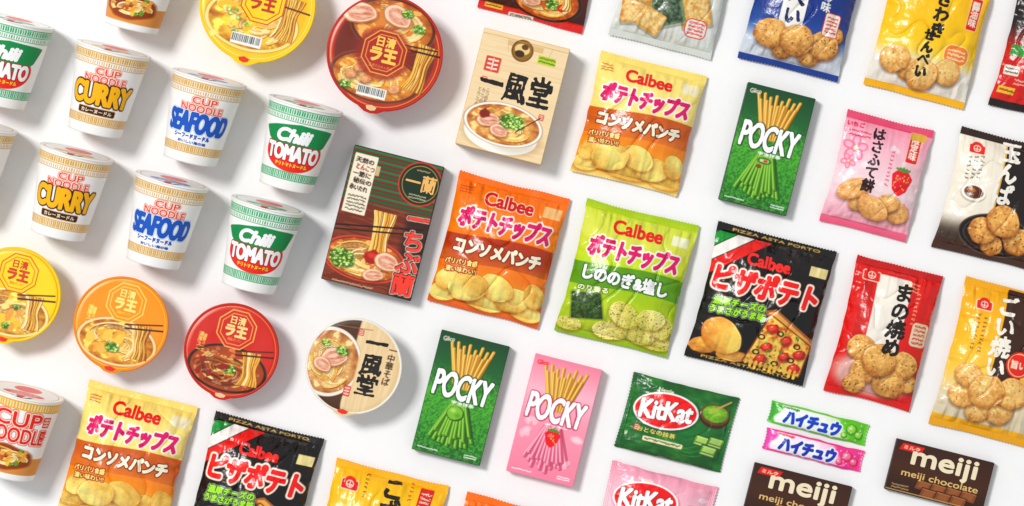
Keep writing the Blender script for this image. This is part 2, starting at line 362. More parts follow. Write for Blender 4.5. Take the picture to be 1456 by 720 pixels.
def bag(name,label,cat,cx,cy,B,cv,lets,group=None,zr=None,ang=ANG):
    r=root(name,label,cat,cx,cy,B.T*.6 if zr is None else zr,group,ang)
    x,y,z,zb=B.pos(cv.X,cv.Y); P=np.stack([x,y,z],-1)
    ys=list(range(0,P.shape[0],3)); xs=list(range(0,P.shape[1],3))
    if ys[-1]!=P.shape[0]-1: ys.append(P.shape[0]-1)
    if xs[-1]!=P.shape[1]-1: xs.append(P.shape[1]-1)
    bk=np.stack([x,y,zb],-1)[np.ix_(ys,xs)]; bc=cv.c[np.ix_(ys,xs)]*.7+.3*cv.c.mean((0,1))
    q=cv.X if B.hz else cv.Y; lim=(B.w if B.hz else B.h)/2-B.sl; qc=(q[:-1,:-1]+q[1:,1:])/2
    film=gmesh('film',P,cv.c,M('film'),r,np.abs(qc)<=lim,(bk,bc))
    for sg in (1,-1): gmesh('seal_strip',P,cv.c,M('film'),r,qc*sg>lim)
    for nm,its in lets: letters(nm,its,B.map,film,'film',.45)
    return r
def box(name,label,cat,cx,cy,w,h,d,side,cv,lets,group=None,fin='card',ang=ANG):
    r=root(name,label,cat,cx,cy,d,group,ang); rbox('carton',w,h,d,1.0,M(fin,side),r)
    P=np.stack([cv.X*(w-1.6)/w,cv.Y*(h-1.6)/h,np.full(cv.X.shape,d+.15)],-1); fp=gmesh('printed_front',P,cv.c,M(fin),r)
    for nm,its in lets: letters(nm,its,lambda U,V,z:np.stack([U,V,np.full(U.shape,d+.15+z*.6)],-1),fp,fin)
    return r

# ---------------------------------------------------------------- setting
bpy.context.scene.view_settings.view_transform='Standard'; bpy.context.scene.view_settings.look='None'
me=bpy.data.meshes.new('tabletop'); me.from_pydata([(-4,-4,0),(4,-4,0),(4,4,0),(-4,4,0)],[],[(0,1,2,3)]); tb=link(bpy.data.objects.new('tabletop',me),None); me.materials.append(M('table','f2f2f4')); tb['kind']='structure'
w=bpy.data.worlds.new('World'); bpy.context.scene.world=w; w.use_nodes=True; w.node_tree.nodes['Background'].inputs[0].default_value=(.98,.99,1,1); w.node_tree.nodes['Background'].inputs[1].default_value=.55
def lamp(n,loc,size,en,col):
    l=bpy.data.lights.new(n,'AREA'); l.size=size; l.energy=en; l.color=col; o=bpy.data.objects.new(n,l); CO.objects.link(o); o.location=loc
    from mathutils import Vector
    o.rotation_euler=(-Vector(loc)).to_track_quat('-Z','Y').to_euler()
lamp('key_softbox',(-4.1,3.0,7.6),1.9,635,(1,.985,.965))
cam=bpy.data.cameras.new('camera'); cam.sensor_width=36; cam.lens=36*HC/1.456; cam.clip_end=50; co=bpy.data.objects.new('camera',cam); co.location=(0,0,HC); CO.objects.link(co); bpy.context.scene.camera=co

# ---------------------------------------------------------------- instant noodle cups
RT,RB,HT=53,38.5,122; RM=46; TAU=math.atan((RT-RB)/HT); ZC=HT/2*math.sin(TAU)+RB*math.cos(TAU)+1.6; ROLL=.1
def cuprot(V):
    x,y,z=V[...,0],V[...,1],V[...,2]; c,q=math.cos(TAU),math.sin(TAU)
    return np.stack([x,y*c-z*q,y*q+z*c+ZC],-1)
def cupmap(U,V,off):
    r=RB+(RT-RB)*(V+HT/2)/HT+off; th=U/RM+ROLL
    return cuprot(np.stack([r*np.sin(th),V,r*np.cos(th)],-1))
def axis(V): return cuprot(np.stack([V[:,0],V[:,2],-V[:,1]],-1))
def ticks(cv,y0,y1,col,per=3.2,duty=.6,a=.9):
    m=((cv.X/per)%1<duty)&(cv.Y>y0)&(cv.Y<y1); cv.all(m*a,col)
def cup(kind,label,px,py):
    cv=Cv(2*PI*RM-.01,HT,'f9f8f6',.7); gold='c8963c'; L=[]
    bc={'chili':'1f9258'}.get(kind,gold)
    if kind!='red':
        cv.band(46.5,55,'f3e6c6' if bc==gold else 'd8eee0'); ticks(cv,47,54.5,bc); cv.band(55,56.2,bc); cv.band(45,46.2,bc); ticks(cv,39,44,bc,3.2,.45,.85); cv.band(37.2,38.2,bc)
        cv.band(-45.4,-36.6,'f3e6c6' if bc==gold else 'd8eee0'); ticks(cv,-45,-37,bc); cv.band(-36.4,-35.2,bc); cv.band(-47,-45.8,bc)
    if kind in('curry','seafood'):
        t=[Tx('CUP',2,30,34,10.5,'e05040',.4),Tx('NOODLE',0,18.5,60,10.5,'e05040',.4)]
        for it in t: cv.stamp(it,2.2,'d8604c')
        for it in t: cv.stamp(it,1.4,'fdf3e6')
        L.append(('brand_lettering',t))
    if kind=='curry':
        t=Tx('CURRY',-1,-3,96,33,'f2b410',2.1); cv.stamp(t,4.2,'3a1c0c'); L.append(('title_lettering',[t]))
        cv.rect(-3,-28,60,9,'3c1a10',0,1,2,'c9a45a',1); s=Tx('カレーヌードル',-3,-28,50,6,'f6e6c8',.35); L.append(('small_print',[s]))
    if kind=='seafood':
        t=Tx('SEAFOOD',-1,-2.5,98,32,'1c58b4',2.1,.14); cv.stamp(t,3.5,'8ab8ea'); cv.stamp(t,2.8,'ffffff'); L.append(('title_lettering',[t]))
        L.append(('small_print',[Tx('シーフードヌードル',-6,-23,58,7.5,'1c58b4',.6),Tx('おいしい海の味',-4,-31,46,5,'1c58b4',.3)]))
    if kind=='chili':
        cv.ell(-2,-8,46,27,'dc3024'); 
        cv.poly([(-53,22),(-34,27),(0,33),(36,31),(51,29),(42,9),(24,-4),(-4,-8),(-30,0),(-45,10)],'0f8448',1,2)
        c=Tx('Chili',-6,17,52,21,'ffffff',1.5,.25); t=Tx('TOMATO',-3,-8,84,24,'ffffff',1.6); cv.stamp(t,2.9,'a8241a')
        L+=[('flavour_lettering',[c]),('title_lettering',[t]),('small_print',[Tx('チリトマトヌードル',-2,-25,52,6,'f8e04a',.4)])]
    if kind=='red':
        cv.band(44,57,'d8a848'); ticks(cv,46,55,'f6e2ac',4,.5); cv.band(-52,-26,'d8924a')
        t=[Tx('CUP',0,30,66,23,'d8281c',.7),Tx('NOODLE',0,6,92,23,'d8281c',.7)]
        for q in t: cv.stamp(q,3.1,'d8281c'); 
        for q in t: cv.stamp(q,2.1,'fdf0e0')
        L.append(('brand_lettering',t))
        cv.ell(-10,-28,46,18,'8a3c14',0,1,3,.1); cv.swirl(-10,-28,42,15,60)
        for k in range(12): cv.ell(random.uniform(-45,25),random.uniform(-40,-16),4,3,random.choice(['e8a23c','b8582a','5a9a2c','f3c04a']),random.random()*90,1,.8,.2,k)
        cv.seal(42,30,13,16); cv.scribble(42,10,14,4,'d23a2c',4)
    r=root('noodle_cup',label,'noodle cup',px,py,84,'instant noodle cups lying in slanted rows')
    wall=gmesh('cup_wall',cupmap(cv.X,cv.Y,0),cv.c,M('cup'),r)
    tube=[(RT+.4+1.4*math.cos(a),HT/2+1.4*math.sin(a)) for a in np.linspace(0,2*PI,12,endpoint=False)]
    lathe('rim',tube,M('cup','f8f7f5'),r,96,axis,True)
    lathe('base',[(.01,-HT/2+4),(RB-2,-HT/2+4),(RB-1.6,-HT/2-.6),(RB+.3,-HT/2-.6),(RB+.3,-HT/2+1)],M('cup','f0eeea'),r,64,axis)
    d=Cv(2*RT,2*RT,'faf8f5',1.2); cols={'curry':'d9a82c','seafood':'2a62b4','chili':'1f9a5a','red':'d23a2c'}[kind]
    d.ring(0,0,47,47,1.5,bc); d.ell(0,-22,30,14,cols); d.ell(0,15,20,20,'e04434'); d.scribble(0,-22,36,3,'ffffff',6)
    D=cuprot(np.stack([d.X,np.full(d.X.shape,HT/2+1.1),-d.Y],-1)); rr=np.hypot(d.X,d.Y); mk=(np.maximum.reduce([rr[:-1,:-1],rr[1:,1:],rr[:-1,1:],rr[1:,:-1]])<RT+.2)
    lid=gmesh('lid',D,d.c,M('lid'),r,mk)
    # curled pull tab standing up from the lid edge, printed red
    tc=[]; nt=9
    for k in range(nt):
        f=k/(nt-1); z=36+21*f; y=HT/2+1.8+2.0*f-3.4*max(0,f-.55); hw=15*(1-.5*f*f)
        tc+=[(-hw,y,z),(-hw*.5,y+.6*f,z+1.5*f),(hw*.5,y+.6*f,z+1.5*f),(hw,y,z)]
    q=np.array([[4*k+j,4*k+j+1,4*k+j+5,4*k+j+4] for k in range(nt-1) for j in range(3)])
    mi=np.array([1 if (j==1 and k>0) else 0 for k in range(nt-1) for j in range(3)])
    rawmesh('pull_tab',cuprot(np.array(tc,float)),[q],[M('lid','f8f5f0'),M('lid','d83024')],lid,mi)
    for nm,its in L: letters(nm,its,cupmap,wall,'cup',.3)
    return r
c1=cup('curry','white cup with gold bands and yellow CURRY lettering, upper one of two',143,127)
dup(c1,'white cup with gold bands and yellow CURRY lettering, lower one of two',90,275)
dup(c1,'barely visible sliver of a white cup at the left edge',-48,234)
s1=cup('seafood','white cup with blue SEAFOOD lettering, upper one of two',280,168)
dup(s1,'white cup with blue SEAFOOD lettering, lower one of two',227,315)
h1=cup('chili','white cup with green and red TOMATO print, above and right of the other whole one',418,206)
dup(h1,'white cup with green and red TOMATO print, directly above the small red bowl',364,350)
dup(h1,'white cup with green and red TOMATO print, half cut off by the left edge',5,86)
k1=cup('red','white cup with large red lettering and a noodle picture, in the bottom left corner',18,618)
dup(k1,'white cup showing only its lower end, cut off by the top edge',196,-22)

# ---------------------------------------------------------------- noodle bowls
def bowl(kind,label,px,py,R,wall,cv,lets,tabcol):
    hb=58*R/81; r=root('noodle_bowl',label,'noodle bowl',px,py,hb,'round lidded noodle bowls')
    lathe('bowl_wall',[(.01,2),(R*.6,2),(R*.63,0),(R*.66,0),(R*.68,3),(R*.9,hb-12),(R*.93,hb-10),(R-1,hb-2)],M('cup',wall),r)
    lathe('rim',[(R+1.9*math.cos(a),hb-.6+1.9*math.sin(a)) for a in np.linspace(0,2*PI,12,endpoint=False)],M('cup',wall),r,128,None,True)
    rr=np.hypot(cv.X,cv.Y); z=hb+.5+.9*ss(R-1,R-7,rr)+.9*(vn(cv.X/22,cv.Y/22,px%50)-.5)
    mk=(np.maximum.reduce([rr[:-1,:-1],rr[1:,1:],rr[:-1,1:],rr[1:,:-1]])<R-.2)
    lid=gmesh('lid',np.stack([cv.X,cv.Y,z],-1),cv.c,M('lid'),r,mk)
    a=math.radians(19); X=R*math.sin(a); Y=-R*math.cos(a)
    P=[(-X,Y,hb+1.2),(-X*.5,-R*.99,hb+1.4),(X*.5,-R*.99,hb+1.4),(X,Y,hb+1.2),(X*.35,-R*1.07,hb-.2),(0,-R*1.085,hb-.6),(-X*.35,-R*1.07,hb-.2)]
    P=[(x,y,q+.8) for x,y,q in P]
    rawmesh('pull_tab',np.array(P),[np.array([[0,6,5,4,3,2,1]])],[M('lid',tabcol)],lid,smooth=False)
    P2=np.array([(x,y,hb+2.3) for x,y in [(-8,-R*.965),(-6,-R*1.02),(0,-R*1.04),(6,-R*1.02),(8,-R*.965),(0,-R*.935)]])
    rawmesh('tab_emblem',P2,[np.array([[0,1,2,3,4,5]])],[M('lid','d83024' if tabcol not in('c42a1e','b3281a') else 'e8c49a')],lid,smooth=False)
    for nm,its in lets: letters(nm,its,lambda U,V,q:np.stack([U,V,hb+1.4+.9*(vn(U/22,V/22,px%50)-.5)+q],-1),lid,'lid',.3)
    return r
def raoh_txt(x,y,s,col): return [Tx('日清',x,y+s*.38,s*.72,s*.4,col,s*.016),Tx('ラ王',x,y-s*.12,s*1.06,s*.56,col,s*.038)]
# large red
R=81; cv=Cv(2*R,2*R,'b3281a'); F=fr(547,76)
cv.ring(0,0,77,77,1.3,'d9a050'); cv.ell(0,0,72,72,'6a2210',0,1,4)
cv.ramen(2,40,62,40,'d0802c','5a2412',60); cv.ramen(-5,-36,66,36,'e09636','6a2a14',90)
cv.meat(*F(512,18),26,15,10); cv.meat(*F(566,24),22,15,-20); cv.scal(*F(596,42),9,26); cv.scal(*F(580,20),8,16)
for p in ((500,105),(520,112),(512,96),(560,128)): cv.cracker(*F(*p),9,6,20,'eaac7a','a8603a',0)
cv.noodles(*F(596,98),30,66,-8); cv.line(*F(575,70),*F(625,82),2.6,'2a1008'); cv.line(*F(572,64),*F(622,74),2.2,'3a1a0c')
cv.scal(*F(490,118),8,14); cv.ell(*F(545,77),40,38,'8c1c12',0,.7,6); cv.octo(-1,0,32,'a3201a','e3b04a')
cv.say('日清の生めん食感',-1,-20,34,5,'e8c060',.2); cv.barcode(*F(528,131),42,15)
bowl('a','large red bowl with pork and noodle picture and octagonal badge, at the top edge',547,76,R,'b3281a',cv,[('title_lettering',raoh_txt(-1,1,38,'f4c860'))],'b3281a')
# large yellow
cv=Cv(2*R,2*R,'f4c814'); F=fr(366,7)
cv.ring(0,0,77,77,1.3,'fbe89a'); cv.ell(0,0,72,72,'eab61a',0,1,4); cv.ramen(-2,-26,68,42,'f4c43a','f6e08a',80)
for k in range(26): cv.ell(random.uniform(-60,10),random.uniform(-55,0),6,4,random.choice(['f8d84a','f3b92a','fbe88a','d98a24']),random.random()*90,1,.8,.2,k)
for k in range(9): cv.scal(random.uniform(-55,20),random.uniform(-55,-5),3,4)
cv.noodles(*F(408,28),32,60,-6); cv.line(*F(380,2),*F(440,22),2.6,'5a3010'); cv.octo(8,6,32,'f6cc16','b8321c'); cv.barcode(*F(350,57),44,16)
bowl('b','large yellow bowl with noodle picture and barcode, partly cut off by the top edge',366,7,R,'f4cc18',cv,[('title_lettering',raoh_txt(8,7,36,'b8321c'))],'f6d428')
# small ones
def small(kind,label,px,py,base,rimc,brown,txt,bowlc,tab,oc):
    R=66; cv=Cv(2*R,2*R,base); F=fr(px,py)
    cv.ring(0,0,63,63,1,txt,0,.7); cv.ramen(0,-26,58,34,brown,bowlc,70)
    if kind=='y':
        for k in range(8): cv.scal(random.uniform(-45,15),random.uniform(-48,-12),5,6)
        for k in range(10): cv.ell(random.uniform(-45,30),random.uniform(-50,-10),6,4,random.choice(['f8e08a','f3c04a','e8a04a']),random.random()*90,1,.8,.2,k)
    if kind=='o':
        for k in range(8): cv.ell(random.uniform(-40,10),random.uniform(-46,-14),8,6,random.choice(['f8c85a','e8a23a','f0b85a']),random.random()*90,1,.8,.2,k)
        cv.scal(-4,-34,10,24); 
    if kind=='r':
        cv.swirl(-6,-30,46,22,80,('7a2c10','a8501c','c9782c','5a1e0c')); cv.scal(4,-26,8,18)
        for k in range(5): cv.ell(random.uniform(-40,0),random.uniform(-44,-20),6,4,'8a2418',random.random()*90,1,.8,.2,k)
    cv.noodles(30,-20,26,46,4); cv.line(8,-4,60,4,2.4,'3a1608'); cv.line(6,1,58,12,2,'4a200c')
    cv.octo(0,31,28,base,txt); cv.say('麺の力',0,16,20,4.5,txt,.2)
    for k in range(2): cv.say('濃厚スープ'[:4+k],-47+k*6,4-k*2,None,-26,txt,.25)
    bowl(kind,label,px,py,R,rimc,cv,[('title_lettering',raoh_txt(0,32,31,oc))],tab)
small('y','small yellow bowl with egg noodle picture, cut off by the left edge',19,419,'f6d012','f4cc14','f0c84a','c8541c','fbe9a0','f6d012','c8401c')
small('o','small orange bowl with gold octagon badge, between the yellow and red small bowls',172,461,'ec9416','e68a14','f0b040','f8de7a','f6d8a0','ec9416','fbe88a')
small('r','small red bowl with dark noodle picture on its lid, below the rows of cups',329,499,'c42a1e','b8261c','a8481c','f0c06a','3a1410','c42a1e','fbd890')
R=67; cv=Cv(2*R,2*R,'ecd3a8'); F=fr(503,521)
cv.c*=(.94+.1*vn(cv.X/2.2,cv.Y/60,3))[...,None]
cv.all(np.clip((-6-cv.X+4*vn(cv.Y/20,cv.X*0,2))/2+.5,0,1),'4a2c1a'); cv.ramen(-36,-2,46,50,'e0b074','f3ece0',70); cv.meat(-30,6,20,14,20); cv.meat(-44,-8,14,10,-20); cv.scal(-20,18,9,22); cv.scal(-46,24,6,10)
cv.all(np.clip((cv.X-4)/2+.5,0,1)*.98,'ecd3a8'); cv.all(np.clip((cv.X-4)/2+.5,0,1)*.12*(vn(cv.X/2.2,cv.Y/60,3)>.5),'b8884a'); cv.say('一中華そば',49,10,None,-52,'3a2412',.3); cv.seal(*F(493,556),10,15); cv.line(*F(480,462),*F(530,470),1,'8a6a40'); cv.seal(*F(514,473),8,9)
bowl('w','small cream wood-grain bowl with black calligraphy on its lid, left of a green stick box',503,521,R,'f1ece2',cv,[('title_lettering',[Tx('一風堂',24,2,None,-80,'17120f',1.2,br=.9)])],'ecd3a8')
print('cups+bowls',time.time()-T0)

# ---------------------------------------------------------------- cartons
F=fr(729,137); cv=Cv(126,170,'efd7ae')
cv.c*=(.97+.05*vn(cv.X/40,cv.Y/1.6,3))[...,None]; cv.all((vn(cv.X/60,cv.Y/2.4,8)>.72)*.08,'b07c3c')
cv.rect(*F(748,66),52,8,'d8b884'); cv.ell(*F(743,72),16,16,'6a4414'); cv.ell(*F(743,72),14,14,'8a6220'); cv.ell(*F(743,70),11,8,'e6c88c'); cv.ell(*F(739,76),7,5,'3a2208'); cv.ell(*F(747,67),5,4,'5a3a10')
cv.line(-62,79,62,79,.9,'b8945e',.8); cv.line(-26,79,-22,60,.8,'b8945e',.6); cv.line(40,79,36,62,.8,'b8945e',.6)
cv.seal(*F(700,91),22,22); cv.rect(*F(778,87),26,12,'b8c83a',0,1,1); cv.scribble(*F(778,87),22,2,'3a6a14',5,th=.9); cv.seal(*F(770,168),8,9); cv.seal(*F(688,112),8,8)
for k in range(3): cv.say('とんこつ白丸麺'[k:k+5],F(676+k*6,150)[0],-12,None,-28,'3a2814',.2)
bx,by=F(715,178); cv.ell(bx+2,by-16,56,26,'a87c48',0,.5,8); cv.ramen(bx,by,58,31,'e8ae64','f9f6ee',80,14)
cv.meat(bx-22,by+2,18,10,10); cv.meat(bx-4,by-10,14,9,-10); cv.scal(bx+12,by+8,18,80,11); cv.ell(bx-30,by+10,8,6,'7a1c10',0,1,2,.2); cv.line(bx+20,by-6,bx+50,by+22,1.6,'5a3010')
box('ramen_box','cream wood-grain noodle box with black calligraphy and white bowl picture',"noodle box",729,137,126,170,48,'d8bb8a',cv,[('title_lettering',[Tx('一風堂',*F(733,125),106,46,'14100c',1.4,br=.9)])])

F=fr(544,317); cv=Cv(131,197,'2c1a12')
cv.band(0,100,'3a1512')
for k in range(13): cv.band(20+k*6.2,23.4+k*6.2,'1a5a30' if k%2 else '237240',.95); cv.band(24.2+k*6.2,25.6+k*6.2,'9c1c18',.9)
cv.all((cv.Y<22)*.95,'6a2814'); cv.all((cv.Y<22)*(fbm(cv.X/30,cv.Y/3,4)>.55)*.5,'94482a'); cv.all(ss(26,40,cv.X)*(cv.Y<22)*.8,'24120c')
cv.rect(-45,46,34,86,'f3ead4',0,1,1)
for k,q in enumerate(('天然の','とんこつ','一筋に','秘伝の','赤いたれ')): cv.stamp(Tx(q,-45+(k%2)*3-1,80-k*10,27,8.5,'2a1a12',.4,rot=-3,br=1.4),.4,'2a1a12' if k!=1 else '8a2014')
cv.scribble(-45,18,26,5,'3a2a20',5,th=.8); cv.rect(-25,70,6,14,'c8b48a')
bx,by=F(598,262); cv.ell(bx,by,32,32,'c83428'); cv.ell(bx,by,30,30,'0d2818'); cv.ring(bx,by,26,26,1,'c89a4a'); cv.scribble(bx,by-19,24,2,'d8d0b0',4); cv.scribble(bx,by+19,18,1,'d8b070',4)
x,y=F(505,360); cv.ramen(x+14,y-6,62,32,'d87a30','2a1210',90); cv.ring(x+14,y-6,60,31,2.4,'c8402c'); 
cv.noodles(*F(538,340),34,76,0); cv.line(*F(470,318),*F(604,328),2.4,'1a0c08'); cv.line(*F(470,324),*F(602,336),2.4,'26120a')
cv.scal(*F(486,366),18,64,14); cv.ell(*F(530,366),15,9,'9c1810',0,1,2,.2); cv.ell(*F(529,364),7,4,'d8442a',0,.8,3); cv.meat(*F(550,374),19,13,-10); cv.meat(*F(530,392),16,9,10); cv.scribble(*F(500,407),60,2,'d8c8a0',5)
vt=Tx('一ちぶ蘭',49,-38,None,-114,'f04434',.85,br=.5); cv.stamp(vt,2.6,'f6ead8'); cv.stamp(vt,1.7,'5a1410')
box('ramen_box','dark red, green and brown striped noodle box with round green badge and ramen picture','noodle box',544,317,131,197,30,'1c120f',cv,[('title_lettering',[vt]),('badge_lettering',[Tx('一蘭',bx,by+1,44,25,'eab870',.45)])])

def pocky(kind,label,px,py,w,h):
    pink=kind=='p'; cv=Cv(w,h,'2c7a2e')
    if pink: cv.grad([(-90,'f08aa4'),(0,'f49fb4'),(40,'f8bccb'),(90,'ee86a0')])
    else:
        cv.grad([(-90,'1c5a26'),(-60,'2c7a2a'),(0,'459a30'),(30,'226430'),(90,'144226')]); n=fbm(cv.X/2.2,cv.Y/2.2,4); cv.all(np.clip((n-.45)*3,0,.5)*ss(50,20,cv.Y),'62b83c'); cv.all(np.clip((.42-n)*3,0,.4)*ss(50,20,cv.Y),'174a20')
    ts=[(-34,82),(-24,84),(-14,80),(-5,84),(5,78),(15,84),(24,79),(33,82),(-29,74),(-19,74),(10,72),(0,70),(28,70),(-10,68),(19,68)]
    for i,(x,y) in enumerate(ts):
        x*=.92; y-=8; cv.line(x*.42+1,14,x+1.2,y-.5,4.4,'3a2408',.4); cv.line(x*.42,14,x,y,4.6,'dba23a'); cv.line(x*.42-.6,14,x-.8,y,1.6,'f6d27a'); cv.line(x*.42+1.4,14,x+1.5,y-1,.9,'a86c1c')
    cc=('c04a68','e87c98','f8bccc') if pink else ('24540f','5a9c26','9aca54')
    for lay in (0,1):
        for i in range(10 if lay==0 else 9):
            k=i-4.5 if lay==0 else i-4; x0=k*2.6; x1=k*7.0*(1 if lay==0 else .86)+random.uniform(-1.5,1.5); y1=(-70 if lay==0 else -62)-random.uniform(-4,6)+abs(k)*2.2
            cv.line(x0+1.4,-12,x1+2,y1-.8,6,'143008' if not pink else 'a03452',.6); cv.line(x0,-12,x1,y1,5.2,cc[1]); cv.line(x0-.8,-12,x1-1.1,y1,1.7,cc[2]); cv.line(x0+1.7,-12,x1+1.9,y1,1.1,cc[0])
    if pink:
        x,y=3,-26; cv.poly([(x-9,y+5),(x-5,y+9),(x+5,y+9),(x+9,y+5),(x+5,y-7),(x,y-11),(x-5,y-7)],'dc1c26',1,2.5)
        for k in range(14): cv.ell(x+random.uniform(-7,7),y+random.uniform(-7,6),.7,1,'f8d070')
        cv.ell(x-3,y+3,3,2.5,'f07a72',0,.7,3); 
        for k in range(5): cv.line(x,y+11,x-8+4*k,y+14-abs(k-2)*1.5,2.6,'4a8a2a')
        for k in range(6): cv.ell(random.uniform(-44,-26),random.uniform(-30,0),6,4,'fbdce4',random.random()*180,.6,2)
        for k in range(4): cv.ell(random.uniform(28,46),random.uniform(-60,-5),7,4,'fbdce4',random.random()*180,.6,2)
    elif kind=='g2': cv.ell(-2,-24,13,11,'2f5a12'); cv.ell(-3,-23,11.5,9.5,'7ab838',0,1,1,.06); cv.ell(-6,-20,4,3,'c8e48a',0,.7,3); cv.ell(2,-26,4,3,'4a8a22',0,.6,3)
    else: cv.ell(0,-18,11,5,'3f7a1c',0,1,1); cv.rect(0,-18,13,4,'d8d0a8',0,1,1); cv.rect(2,-18,6,3,'c8382c'); cv.ell(-6,-27,4,3,'7a4a20')
    cv.say('Glico',-w/2+13,h/2-9,17,7,'e0242c' if pink else 'f4e6dc',.35,rot=6)
    t=Tx('POCKY',0,14,86,39,'ffffff',1.6,.06,-2,br=.35); cv.stamp(t,3.2,'b03a58' if pink else '16401e',.8); cv.say('ポッキー ' if pink else '宇治抹茶',5,-8.5,34,6,'ffffff',.35)
    cv.scribble(-w/2+20,-h/2+6,28,1,'ffffff',3); cv.scribble(w/2-16,-h/2+8,18,2,'ffffff',3)
    return box('biscuit_stick_box',label,'snack box',px,py,w,h,20,'f0a0b4' if pink else '144224',cv,[('title_lettering',[t])],'flat biscuit stick boxes')
pocky('g','dark green biscuit stick box in the upper right, below the navy cracker bag',1091,212,99,172)
pocky('g2','dark green biscuit stick box left of the pink one, with a round nut picture',655,566,100,175)
pocky('p','pink biscuit stick box with a strawberry picture and white lettering',788,598,98,172)

def choc(label,px,py):
    w,h=143,74; cv=Cv(w,h,'3a2219'); cv.grad([(-40,'2c1610'),(0,'422618'),(40,'361e16')])
    cv.poly([(-62,34),(-30,34),(-34,24),(-66,24)],'d02018',1,0); cv.say('ミルク',-48,29,24,6,'fbe6d0',.4)
    for i in range(2):
        for j in range(4-i):
            x,y=-20+j*22+i*9,-20-i*10; cv.poly([(x-10,y-5),(x+10,y-6),(x+12,y+5),(x-8,y+6)],'7a4426',1,1,'20100a',1.2); cv.poly([(x-6,y-2),(x+6,y-3),(x+8,y+3),(x-4,y+4)],'8e5632',1,1); cv.line(x-8,y+6,x+11,y+5,1,'b87a4c')
    cv.band(-36,-34.5,'b8945a'); cv.scribble(-52,-29,24,2,'c8a878',4)
    t=Tx('meiji',3,15,96,35,'f3e6c8',1.1)
    return box('chocolate_bar',label,'chocolate bar',px,py,w,h,12,'2e1a13',cv,[('brand_lettering',[t]),('small_print',[Tx('meiji chocolate',2,-8.5,112,12.5,'dcb878',.3)])],'dark brown boxed chocolate bars')
ch=choc('dark brown chocolate bar in the bottom right corner, the whole one',1336,677)
dup(ch,'dark brown chocolate bar below the pink candy stick, cut off by the bottom edge',1134,711)
print('cartons',time.time()-T0)

